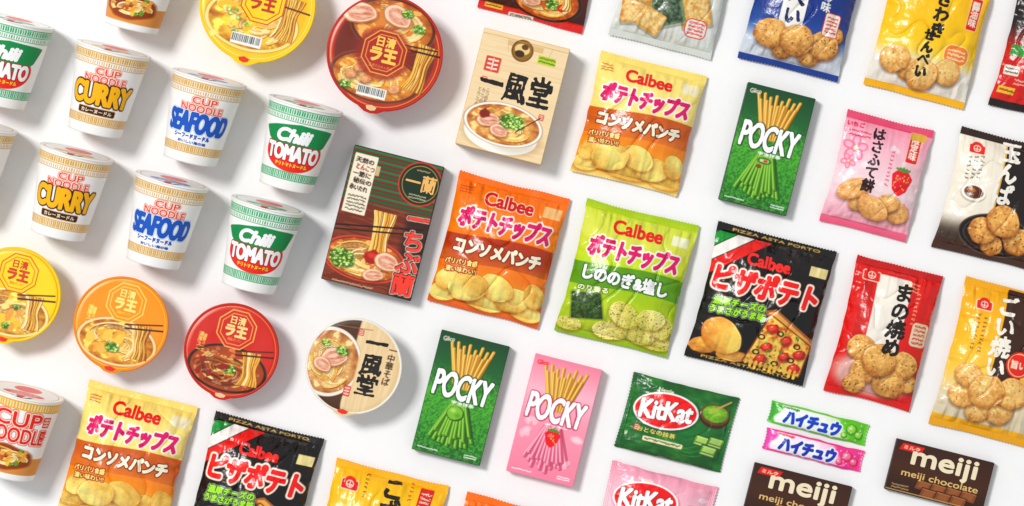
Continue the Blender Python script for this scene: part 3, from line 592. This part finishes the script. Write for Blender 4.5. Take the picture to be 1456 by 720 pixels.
# ---------------------------------------------------------------- potato chip bags
def chipbag(kind,label,px,py,w,h,sd):
    cv=Cv(w,h,'f0801e'); sx,sy=w/160,h/190; X,Y=cv.X/sx,cv.Y/sy; wave=4*np.sin(X/38+.6)
    def P(a,b): return a*sx,b*sy
    L=[]
    def add(nm,*its): L.append((nm,list(its)))
    red='dc1c22'
    br=Tx('Calbee',-1*sx,67*sy,72*sx,21*sy,red,1.0)
    if kind in('orange','cream'):
        if kind=='orange': cv.grad([(-95*sy,'d85c10'),(-60*sy,'ee8420'),(-20*sy,'e66a12'),(20*sy,'f2821a'),(95*sy,'ee7412')]); bnd='a83410'
        else: cv.grad([(-95*sy,'f2d886'),(-87*sy,'f2d06a'),(-84*sy,'f0a020'),(-60*sy,'f4a422'),(-24*sy,'e87a18'),(-8*sy,'f8de80'),(40*sy,'f9e68e'),(95*sy,'f5de7c')]); bnd='c4581a'
        cv.all(np.clip((Y+28-wave)/1+.5,0,1)*np.clip((12+wave-Y)/1+.5,0,1)*.95,bnd)
        cv.all(ss(-4,-26,Y)*ss(-40,-26,Y)*.35,'f8a848')
        if kind=='orange': br=Tx('Calbee',-1*sx,67*sy,72*sx,21*sy,'c8141a',1.0); cv.stamp(br,2.1,'fff0dc')
        cv.rect(*P(62,68),26*sx,16*sy,'f6c486' if kind=='orange' else 'f6ecc6')
        cv.ell(*P(0,-62),80*sx,26*sy,'f6a42e',0,.5,14)
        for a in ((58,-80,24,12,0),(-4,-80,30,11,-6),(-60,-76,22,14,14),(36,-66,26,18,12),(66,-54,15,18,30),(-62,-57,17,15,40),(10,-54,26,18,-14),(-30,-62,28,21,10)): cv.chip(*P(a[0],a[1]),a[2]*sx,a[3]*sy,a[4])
        s2=[Tx('パリパリ食感',*P(-48,-30),48*sx,9.5*sy,'f9e08e',.5,rot=4),Tx('濃い味わい!!',*P(-46,-41),46*sx,8.5*sy,'f9e08e',.4,rot=4)]
        for t in s2: cv.stamp(t,1.7,'a03c12')
        t2=Tx('ポテトチップス',*P(0,35),138*sx,33*sy,'d8146c',1.9,.16); cv.stamp(t2,4.0,'fffaf2')
        t3=Tx('コンソメパンチ',*P(0,-6),130*sx,22*sy,'fff6dc',1.4,.05); cv.stamp(t3,2.9,'7a2a10')
        add('brand_lettering',br); add('title_lettering',t2); add('flavour_lettering',t3); add('small_print',*s2)
        cv.scribble(*P(-66,72),16,3,'b8401a',4)
    elif kind=='green':
        cv.grad([(-95,'88ac08'),(-50,'aac81c'),(-14,'9cbe0c'),(20,'c0d824'),(52,'d8de5a'),(84,'d0dc50'),(88,'aec814'),(95,'a2c20a')]); cv.all(np.clip((Y+20-wave)+.5,0,1)*np.clip((12+wave-Y)+.5,0,1)*.95,'56900c')
        cv.ell(0,-62,80,28,'c8d63a',0,.5,14); cv.rect(62,68,24,14,'f2f2d0')
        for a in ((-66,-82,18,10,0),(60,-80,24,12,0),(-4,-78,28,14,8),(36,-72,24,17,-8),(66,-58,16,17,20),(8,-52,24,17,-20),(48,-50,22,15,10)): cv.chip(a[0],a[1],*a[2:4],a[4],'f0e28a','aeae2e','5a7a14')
        W,D=cv.pmask([(-74,-38),(-34,-32),(-22,-64),(-64,-72)],1.5); n=fbm(cv.X[W]/3,cv.Y[W]/3,4); cv.put(W,np.clip(.5+(D+2)/2,0,1)*.4,rgb('3a4a0a')); cv.put(W,np.clip(.5+D/.8,0,1),rgb('1c3814')+(rgb('6a8a3a')-rgb('1c3814'))*np.clip((n-.35)*1.6,0,1)[...,None])
        s2=[Tx('のり香る',-46,-26,46,9,'f4f6c8',.5,rot=4)]; cv.stamp(s2[0],1.7,'4f7a10')
        t2=Tx('ポテトチップス',0,35,138,33,'d8146c',1.9,.16); cv.stamp(t2,4.0,'fffaf2')
        t3=Tx('しののぎ&塩し',-2,-4,130,22,'ffffff',1.2); cv.stamp(t3,2.9,'256014')
        add('brand_lettering',br); add('title_lettering',t2); add('flavour_lettering',t3); add('small_print',*s2)
    else:
        cv.grad([(-95*sy,'0a0808'),(95*sy,'110e0e')])
        for k,c in enumerate(('0f8a34','f6f3ee','d8201a')):
            f0,f1=-112+k*15,-98+k*15; q=X*.62-Y*.78; cv.all(np.clip((q-f0)+.5,0,1)*np.clip((f1-q)+.5,0,1)*(Y<84),c)
        cv.say('PIZZA ASTA PORTO',0,90*sy,118*sx,4.6*sy,'d8b45a',.3); cv.say('PIZZA ASTA PORTO',0,-90*sy,118*sx,4.6*sy,'d8b45a',.3)
        cv.rect(*P(64,60),24*sx,14*sy,'efe0a0')
        br=Tx('Calbee',*P(-4,56),60*sx,18*sy,'ff3028',1.0); t2=Tx('ピザポテト',*P(0,23),146*sx,39*sy,'e61c16',2.2,.1); cv.stamp(t2,5.0,'f8c8a0'); cv.stamp(t2,4.3,'fff8f0')
        t3=[Tx('濃厚チーズの',*P(-30,-8),72*sx,12*sy,'a4e03a',.7,.1,3),Tx('うまさがうま味',*P(-30,-20),76*sx,12*sy,'a4e03a',.7,.1,3)]
        for q in t3: cv.stamp(q,2.3,'f0f8d0')
        for q in t3: cv.stamp(q,1.7,'0f441a')
        cv.chip(*P(-60,-74),20*sx,12*sy,10,'f6c05a','b85a18'); cv.chip(*P(-20,-80),22*sx,8*sy,6,'eeb04e','a84a14'); cv.chip(*P(-42,-56),30*sx,22*sy,-24,'f8c45e','c0621a')
        tri=[P(16,-14),P(77,-42),P(70,-84),P(-4,-82)]; cv.poly([P(10,-10),P(20,-6),P(80,-36),P(80,-50)],'a8622a',1,3); cv.poly([P(13,-10),P(21,-8),P(79,-38),P(79,-43)],'e4aa58',1,1.5); cv.poly(tri,'8a3c10',1,3)
        W,D=cv.pmask(tri,1); n=fbm(cv.X[W]/6,cv.Y[W]/6,8); n2=fbm(cv.X[W]/1.8,cv.Y[W]/1.8,3); cv.put(W,np.clip(.5+D/.8,0,1),rgb('fbd468')+(rgb('c05a18')-rgb('fbd468'))*np.clip((n-.42)*2.6+(n2-.5)*.7,0,1)[...,None])
        for a in ((22,-30),(44,-42),(20,-56),(46,-64),(66,-56),(16,-74),(62,-76)): cv.ell(*P(a[0]+1,a[1]-1.5),8.5*sx,6.5*sy,'6a1c08',20,.6,3); cv.ell(*P(*a),8.5*sx,6.5*sy,'b41c12',20,1,1,.2,a[0]); cv.ell(*P(a[0]-1,a[1]+1),5.4*sx,3.8*sy,'e2503a',20,.9,2,.2,a[1]%9); cv.ell(*P(a[0]-2,a[1]+2.5),1.6,1,'ffc0a8',20,.8,1)
        for a in ((34,-34),(10,-44),(36,-76),(8,-66),(56,-66),(60,-46)): cv.ring(*P(*a),4*sx,3*sy,1.8,'1c1a14')
        for k in range(11): cv.line(*P(k*6.6-1,-80),*P(k*6.6-1,-83-random.random()*7),4*sx,'f6c854')
        for k in range(24): cv.ell(*P(random.uniform(8,68),random.uniform(-80,-30)),2,1.3,random.choice(['3f8a22','6ab03a','2a6a18']),k*30)
        add('brand_lettering',br); add('title_lettering',t2); add('flavour_lettering',*t3)
    return bag('chip_bag',label,'chip bag',px,py,Bag(w,h,42,sd),cv,L,'puffy potato chip bags')
chipbag('cream','cream yellow and brown chip bag beside the upper right green stick box',909,175,156,176,3)
chipbag('orange','bright orange chip bag with pink and white lettering, right of the striped dark noodle box',709,355,163,190,11)
chipbag('green','lime green chip bag with seaweed picture, between the orange and black bags',892,396,165,193,21)
chipbag('pizza','black chip bag with pizza picture and tricolour corner, whole, right of the lime green bag',1083,432,175,197,31)
chipbag('cream','cream yellow and brown chip bag at the bottom left, below the orange bowl',180,650,160,184,41)
chipbag('pizza','black chip bag with tricolour corner, cut off by the bottom edge below the red bowl',359,699,160,192,51)
chipbag('orange','orange bag showing only its top corner at the bottom edge',716,812,156,190,61)
print('chips',time.time()-T0)

# ---------------------------------------------------------------- rice cracker bags and other packs
G='rice cracker bags'
def logo(cv,x,y,w,c='d8261e'):
    cv.rect(x,y,w,w*.55,c,0,1,2,'fff2e0',1.2); cv.ell(x,y+w*.2,w*.36,w*.3,c); cv.ring(x,y+w*.05,w*.22,w*.2,1.2,'fff2e0'); cv.line(x-w*.2,y,x+w*.2,y,1.2,'fff2e0'); cv.line(x,y-w*.1,x,y+w*.2,1.2,'fff2e0')
def badge(cv,x,y,w,h,c,t,tc='fff4e0',b=.5):
    cv.rect(x,y,w,h,c,0,1,2,'f6dfae',1); cv.say(t,x,y,None if h>w else w*.8,-h*.82 if h>w else h*.6,tc,b)
# yellow, top right
F=fr(1324,45); w,h=147,190; cv=Cv(w,h,'f2bd1c'); cv.grad([(-95,'eab010'),(-86,'eab010'),(-85,'ece6da'),(-50,'efeadf'),(-30,'f5d050'),(-10,'f6c418'),(95,'f4b80e')])
logo(cv,-40,70,24)
cv.rect(*F(1360,80),36,26,'ee8426',0,1,11,'fbe9c0',1.2); cv.scribble(*F(1360,80),26,3,'fff4dc',6,th=1)
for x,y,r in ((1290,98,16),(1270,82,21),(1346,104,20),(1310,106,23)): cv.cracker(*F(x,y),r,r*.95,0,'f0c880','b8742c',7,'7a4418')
badge(cv,*F(1387,22),16,46,'d42014','醤油味',b=.6); cv.scribble(*F(1400,62),5,7,'8a3414',6)
t=[Tx('さわき',*F(1337,22),None,-68,'1c130c',1.5,br=.7),Tx('せんべい',*F(1314,76),None,-70,'1c130c',1.3,br=.7)]
bag('cracker_bag','yellow cracker bag with black vertical lettering, at the top right',"cracker bag",1324,45,Bag(w,h,36,71),cv,[('title_lettering',t)],G)
# navy
F=fr(1143,10); w,h=147,182; cv=Cv(w,h,'1c3a7c'); cv.grad([(-91,'173c86'),(-83,'173c86'),(-82,'d9dde4'),(-58,'c9d2de'),(-34,'244c96'),(-10,'143680'),(91,'103070')])
cv.rect(*F(1132,-6),36,110,'f4f2ec',0,1,2); cv.say('本場の味',*F(1180,-10),None,-60,'f4f2ec',.6)
for x,y,r in ((1112,68,17),(1150,78,18),(1188,52,14),(1094,46,24),(1172,66,23),(1132,58,25)): cv.cracker(*F(x,y),r,r*.88,0,'e6b468','9a581e',10)
cv.rect(*F(1183,38),22,32,'f6eee2',0,1,3,'cf2418',1.2); cv.scribble(*F(1183,38),16,5,'cf2418',5,th=1)
bag('cracker_bag','navy blue cracker bag with a pile of crackers, at the top edge',"cracker bag",1143,10,Bag(w,h,36,72),cv,[('title_lettering',[Tx('せんべい',*F(1134,-14),None,-100,'1a2c5c',1.5,br=.7)])],G)
# clear/white with seaweed squares
F=fr(960,-18); w,h=150,174; cv=Cv(w,h,'dfe3dc'); cv.grad([(-87,'d2d6d0'),(-60,'dfe4e0'),(0,'e6e8de'),(20,'5a8a3a'),(87,'4a7a2a')])
def sq(x,y,a,r,c,d,sd):
    k=math.radians(r); P=[(x+a*(u*math.cos(k)-v*math.sin(k)),y+a*(u*math.sin(k)+v*math.cos(k))) for u,v in((-1,-.9),(1,-.9),(1,.9),(-1,.9))]
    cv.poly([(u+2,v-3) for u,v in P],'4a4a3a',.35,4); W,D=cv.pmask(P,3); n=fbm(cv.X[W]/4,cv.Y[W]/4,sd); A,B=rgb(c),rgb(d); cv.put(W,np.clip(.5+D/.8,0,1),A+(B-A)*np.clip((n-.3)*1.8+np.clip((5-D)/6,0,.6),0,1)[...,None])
for q in ((903,12,19,10,'f4d89a','c88a3c',1),(990,18,20,20,'f4d89a','c89040',2),(920,-16,18,-14,'f0d694','c88a3c',5),(950,16,19,24,'24342a','6f8a64',3),(926,30,14,-18,'f5e0a8','cc9a4c',4)): sq(*F(*q[:2]),*q[2:])
cv.rect(*F(990,42),30,24,'f3ece6',0,1,8,'d8342a',1.4); cv.scribble(*F(990,42),22,4,'d8342a',5,th=1)
bag('cracker_bag','pale clear cracker bag with square crackers and dark seaweed, at the top edge',"cracker bag",960,-18,Bag(w,h,34,73),cv,[('title_lettering',[Tx('のりせん',0,60,80,26,'1c2c14',1.4)])],G)
# red/black noodle pack
F=fr(774,-55); w,h=154,172; cv=Cv(w,h,'b81c14'); cv.grad([(-86,'cc1e14'),(-76,'cc1e14'),(-74,'3a1410'),(-30,'5a1a12'),(86,'c2221a')])
cv.ramen(*F(778,0),52,30,'d8641a','18100e',70); cv.ring(*F(778,0),50,29,2.4,'2a1a16'); cv.meat(*F(756,0),14,9); cv.scal(*F(786,6),10,22); cv.ell(*F(800,12),8,5,'c8241a',0,1,1,.2); cv.noodles(*F(808,0),16,30)
cv.rect(*F(702,8),26,7,'e8c03a'); cv.scribble(*F(702,8),22,1,'8a1410',4,th=1); cv.rect(*F(740,24),36,6,'e8dcc8'); cv.scribble(*F(740,24),30,1,'2a1a12',4)
bag('noodle_pack','red and black noodle packet showing only its lower end at the top edge','noodle packet',774,-55,Bag(w,h,24,74),cv,[('title_lettering',[Tx('辛ラーメン',0,50,110,26,'fff0dc',1.4)])])
# right edge sliver
F=fr(1503,76); w,h=150,186; cv=Cv(w,h,'c2221a'); cv.grad([(-93,'1c1412'),(-84,'1c1412'),(-82,'cc2018'),(-10,'bc1a14'),(30,'16120f'),(93,'16120f')])
cv.rect(*F(1444,72),20,16,'3a8a3a',0,1,2); cv.rect(*F(1436,100),22,14,'f0e6d8',0,1,2); cv.scribble(*F(1436,100),18,2,'1c1c1c',5); cv.rect(*F(1430,128),24,10,'e8c03a'); cv.scribble(*F(1430,128),20,1,'8a1410',5,th=1); cv.scribble(*F(1448,118),16,2,'f4e8d8',5)
for x in (0,40): cv.cracker(x,-40,22)
bag('cracker_bag','red and black bag sliver at the right edge, right of the yellow cracker bag',"cracker bag",1503,76,Bag(w,h,30,75),cv,[('title_lettering',[Tx('辛味',10,20,60,30,'f4e8d8',1.4)])],G)
# pink
F=fr(1248,250); w,h=127,163; cv=Cv(w,h,'f5c6d0'); cv.grad([(-82,'e05c7c'),(-72,'e6708e'),(-70,'f5b2c2'),(-20,'f9e2e6'),(30,'f8c4d0'),(70,'f4a2b8'),(72,'dc5476'),(82,'dc5476')])
def blossom(x,y,R,rot=.3):
    for k in range(5):
        a=k*1.257+rot; cv.ell(x+R*math.cos(a),y+R*math.sin(a),R*.9,R*.66,'f27c9c',math.degrees(a),1,1); cv.ell(x+R*1.1*math.cos(a),y+R*1.1*math.sin(a),R*.55,R*.4,'fac8d4',math.degrees(a),.8,2)
    cv.ell(x,y,R*.3,R*.3,'f6e08a')
for k in range(12): cv.ell(random.uniform(-55,55),random.uniform(-20,60),5,3.4,'fdeaf0',random.random()*180,.8,1.5)
blossom(*F(1214,210),10); blossom(*F(1204,228),6,.9); blossom(*F(1284,300),5)
cv.scribble(*F(1222,190),30,2,'c8304e',6,th=1); cv.say('いちご',*F(1218,176),26,8,'c8304e',.6)
for x,y,a,b,r in ((1218,290,14,10,0),(1276,304,18,15,-10),(1262,290,18,13,10),(1212,268,25,14,30),(1240,296,25,16,-20)): cv.cracker(*F(x,y),a,b,r,'f0bc78','c07a3c',2,'a8683a')
x,y=F(1281,260); k=1.25; cv.poly([(x-9*k,y+6*k),(x-5*k,y+10*k),(x+5*k,y+10*k),(x+10*k,y+5*k),(x+6*k,y-8*k),(x,y-13*k),(x-6*k,y-8*k)],'e01c2c',1,4); cv.ell(x-4,y+4,5,4,'f4606a',0,.6,4)
for k in range(22): cv.ell(x+random.uniform(-11,11),y+random.uniform(-11,10),.8,1.1,'f8d070')
for k in range(5): cv.line(x,y+16,x-10+5*k,y+20-abs(k-2),3.4,'4a9a3a')
badge(cv,*F(1301,212),17,44,'dc1c30','限定味',b=.6); cv.rect(*F(1308,196),22,11,'d8b04a',0,1,2); cv.scribble(*F(1264,240),4,9,'c8304e',6)
bag('cracker_bag','pink cracker bag with blossom and strawberry, right of the upper green stick box',"cracker bag",1248,250,Bag(w,h,33,76),cv,[('title_lettering',[Tx('はさふて餅',*F(1241,228),None,-94,'2a1620',1.1,br=.6)])],G)
# black and white
F=fr(1418,282); w,h=144,176; cv=Cv(w,h,'f3ecdc'); cv.all(np.clip((cv.X+2)/1+.5,0,1),'1a120e'); cv.all((cv.Y>78)*1.,'2a1a12'); cv.all((cv.Y<-72)*1.,'40261a'); cv.all(ss(-34,-66,cv.Y)*.9*(cv.Y>-72),'2a1c14'); cv.all((np.abs(cv.X+3)<1.4)*(np.abs(cv.Y)<76)*.9,'d8a83a')
logo(cv,*F(1389,212),22); 
for k in range(3): cv.scribble(*F(1374+k*9,238),4,6,'3a2a1e',6)
x,y=F(1381,275); cv.ell(x,y,19,13,'c8bfae'); cv.ell(x,y+2,18,12,'fbf6ea'); cv.ell(x,y+2,14,9,'5a260c'); cv.ell(x-4,y+4,6,3,'c8843c',0,.8,2)
cv.ell(*F(1416,336),56,30,'5a4a40'); cv.ell(*F(1416,336),54,28,'0c0807'); cv.ring(*F(1416,336),48,24,1,'4a3a32')
for x,y,r in ((1410,350,16),(1396,328,22),(1446,344,22),(1426,316,26)): cv.cracker(*F(x,y),r,r*.86,-14,'ecb464','9a5218',12)
bag('cracker_bag','black and cream cracker bag with a soy dish picture, at the right edge',"cracker bag",1418,282,Bag(w,h,33,77),cv,[('title_lettering',[Tx('玉んば',*F(1431,248),32,-92,'fbf6ec',1.6,br=.7)])],G)
# red
F=fr(1258,474); w,h=126,198; cv=Cv(w,h,'c81e1c'); cv.grad([(-99,'c81410'),(0,'d41c18'),(99,'cc1612')]); cv.rect(-3,6,50,150,'f6f0e4',0,1,4); cv.all((cv.Y>88)*.6,'a81412'); cv.rect(-40,10,14,120,'a81614',0,.5,4)
logo(cv,*F(1240,392),24); cv.scribble(*F(1300,410),18,3,'f8d0a0',5); cv.scribble(*F(1302,440),4,8,'f8d0a0',6)
cv.rect(*F(1308,478),26,34,'f0dcc0',0,1,6,'c81e1c',1); cv.scribble(*F(1308,478),18,5,'c8301c',6,th=1)
cv.ell(*F(1240,535),58,30,'e8e2d8',0,.75,10)
for x,y,r in ((1222,494,21),(1226,528,20),(1214,546,16),(1290,546,16),(1286,520,22),(1262,546,24),(1248,512,26)): cv.cracker(*F(x,y),r,r*.88,-12,'e8b668','a05c20',8)
bag('cracker_bag','red cracker bag with black vertical lettering on a cream panel',"cracker bag",1258,474,Bag(w,h,36,78),cv,[('title_lettering',[Tx('まの焼め',*F(1276,456),None,-106,'1a120e',1.5,br=.7)])],G)
# gold/brown
F=fr(1418,515); w,h=142,216; cv=Cv(w,h,'ecb62c'); cv.grad([(-108,'dea010'),(-92,'e4aa18'),(-90,'d8cbb0'),(-60,'e6d8b8'),(-20,'f4c850'),(40,'f2b81e'),(108,'e8a816')]); cv.rect(15,36,44,140,'3a1e10',0,1,3)
logo(cv,*F(1399,434),22); cv.scribble(*F(1384,470),4,9,'6a3410',6); cv.scribble(*F(1394,476),4,9,'6a3410',6)
cv.ell(*F(1448,520),19,19,'dc2818'); cv.ring(*F(1448,520),16,16,1.2,'fbe2b0'); cv.say('旨い',*F(1448,520),24,13,'fff4dc',.7)
for x,y,r in ((1420,586,21),(1388,584,18),(1366,560,20),(1374,532,19),(1438,560,25),(1400,556,26)): cv.cracker(*F(x,y),r,r*.9,0,'f2c67c','bc7a30',6,'8a5420')
bag('cracker_bag','golden yellow cracker bag with white lettering on a brown panel, at the right edge',"cracker bag",1418,515,Bag(w,h,36,79),cv,[('title_lettering',[Tx('ごい焼い',*F(1424,478),None,-118,'fff8ea',1.6,br=.7)])],G)
# yellow bottom
F=fr(535,765); w,h=165,190; cv=Cv(w,h,'f0b81c'); cv.grad([(-95,'eaaa0e'),(60,'f5c01a'),(95,'f2b210')]); logo(cv,*F(496,689),24); cv.scribble(*F(520,690),4,6,'5a2c10',6); cv.scribble(*F(585,700),4,5,'8a3414',6); cv.rect(*F(604,716),20,40,'cf2418',0,1,2); cv.scribble(*F(604,716),14,5,'fff0dc',6,th=1)
for x in (-40,0,40): cv.cracker(x,-50,24)
bag('cracker_bag','yellow cracker bag showing its upper end at the bottom edge, below the cream bowl',"cracker bag",535,765,Bag(w,h,36,80),cv,[('title_lettering',[Tx('こざわせ',*F(548,742),None,-120,'1c130c',1.7,br=.7)])],G)
# wafer packs
def wafer(kind,label,px,py):
    g=kind=='g'; w,h=154,110; cv=Cv(w,h,'1f6a2c'); 
    if g:
        cv.grad([(-55,'0f4c1c'),(-10,'1c7030'),(55,'135422')]); n=fbm(cv.X/30,cv.Y/14,5); cv.all(np.clip((n-.5)*2,0,.5),'4a9a3c')
        for k in range(3): cv.pl([(-70+i*10,-30+k*5+14*math.sin(i*.5+k*.3)) for i in range(15)],.8,'6ab04a',.5)
    else: cv.grad([(-55,'f2b0c0'),(0,'f8d6de'),(55,'f0a0b6')]); 
    if not g:
        for k in range(26): cv.ell(random.uniform(-74,74),random.uniform(-52,52),6,4,random.choice(['fbe8ee','f090aa','f6c0ce']),random.random()*180,.8,1.5)
    x,y=-20,12; cv.ell(x+1,y-2,48,28,'0c2a10' if g else 'a83c50',6,.5,4); cv.ell(x,y,47,27,'ffffff',6); cv.ell(x,y,44,24.5,'e01014',6)
    t=Tx('KitKat',x,y+.5,78,29,'ffffff',1.4,.14,6); cv.stamp(t,2.4,'a01418'); cv.say('Nestle',-26,41,22,6,'fff4e4',.3)
    if g:
        x,y=50,24; cv.ell(x,y-3,23,17,'3a2410'); cv.ell(x,y,22,15,'6a4420'); W,p,q,r=cv.loc(x,y+1,19,12,0); nn=fbm(p*6,q*6,2); cv.put(W,np.clip(.5+(1-r)*9,0,1),rgb('9ad03a')+(rgb('4a8a1c')-rgb('9ad03a'))*nn[...,None]); cv.ell(x-2,y+4,10,5,'b4e05a',0,.6,4); cv.line(x-6,y+4,x+18,y+22,2.6,'d0a860')
        for a,b in ((40,-17),(60,-15),(52,-29)): cv.poly([(a-11,b-6),(a+10,b-7),(a+12,b+5),(a-9,b+6)],'5a922e',1,1,'1f4a14',1.2); cv.poly([(a-8,b-1),(a+8,b-2),(a+10,b+4),(a-6,b+5)],'b0d870',1,1); cv.line(a-8,b+5,a+10,b+4,1,'d8f0a0'); cv.line(a-9,b-5,a+9,b-6,1.4,'e8e0b0')
    else: cv.ell(50,6,17,13,'e87a92'); cv.ell(50,8,14,10,'f8b4c2'); cv.ell(46,10,5,4,'d8283a')
    cv.rect(-14,-33,58,7,'f3e6c0' if g else 'd8506e',0,1,2); cv.scribble(-14,-33,52,1,'2a5a1c' if g else 'ffffff',5,th=.9); cv.seal(-55,-20,8,10); gd='e0c468' if g else 'b8304e'
    return bag('wafer_pack',label,'wafer pack',px,py,Bag(w,h,24,81 if g else 83,6,True,.02),cv,[('brand_lettering',[t]),('flavour_lettering',[Tx('おとなの抹茶' if g else 'さくら味の春',-26,-21,56,8,gd,.4)])],'wafer packs with red oval badges')
wafer('g','green wafer pack with red oval badge and powder bowl picture',963,601)
wafer('p','pink blossom wafer pack with red oval badge, at the bottom edge',934,728)
def chew(kind,label,px,py):
    g=kind=='g'; w,h=142,31; cv=Cv(w,h,'f8faf8' if g else 'fdeef6'); a,b=('5cbc20','d4f0b4') if g else ('f23c94','fbc0de')
    cv.all(ss(4,44,cv.X+8*np.sin(cv.Y/6)),b); cv.all(ss(30,42,cv.X+8*np.sin(cv.Y/7))*.95,a); cv.all(ss(-56,-62,cv.X-5*np.sin(cv.Y/5))*.95,'3aa02a' if g else 'e04aa8'); cv.all((np.abs(cv.Y)>13.2)*.9,a)
    for x,y,r in ((48,2,9),(60,-4,7),(39,-8,5)): cv.ell(x,y,r,r*.9,'3f9a1c' if g else 'd82a62'); cv.ell(x-1,y+1,r*.7,r*.6,'a8e04a' if g else 'f88aae',0,.9,2); cv.ell(x-2,y+2,r*.25,r*.2,'ffffff',0,.8,1)
    for k in range(10): cv.ell(random.uniform(34,68),random.uniform(-12,12),.9,.9,'ffffff',0,.8)
    cv.say('morinaga',-42,10.4,24,4.6,'d8241c' if not g else '1c6a2c',.25); t=Tx('ハイチュウ',-9,-2,84,21,'1a3cb8' if g else '2a2ca4',1.4,.15); cv.stamp(t,3.4,'ffffff'); cv.stamp(t,2.0,'8ac8f0')
    return bag('chew_stick',label,'candy stick',px,py,Bag(w,h,13,91 if g else 92,4,True,.0,1.2),cv,[('title_lettering',[t])],'fruit chew sticks')
chew('g','green and white candy stick, the upper of the pair',1164,602)
chew('p','pink and white candy stick, the lower of the pair',1157,640)
for o in bpy.data.objects:
    if 'zref' in o: del o['zref']
print('done',time.time()-T0,sum(len(m.polygons) for m in bpy.data.meshes))
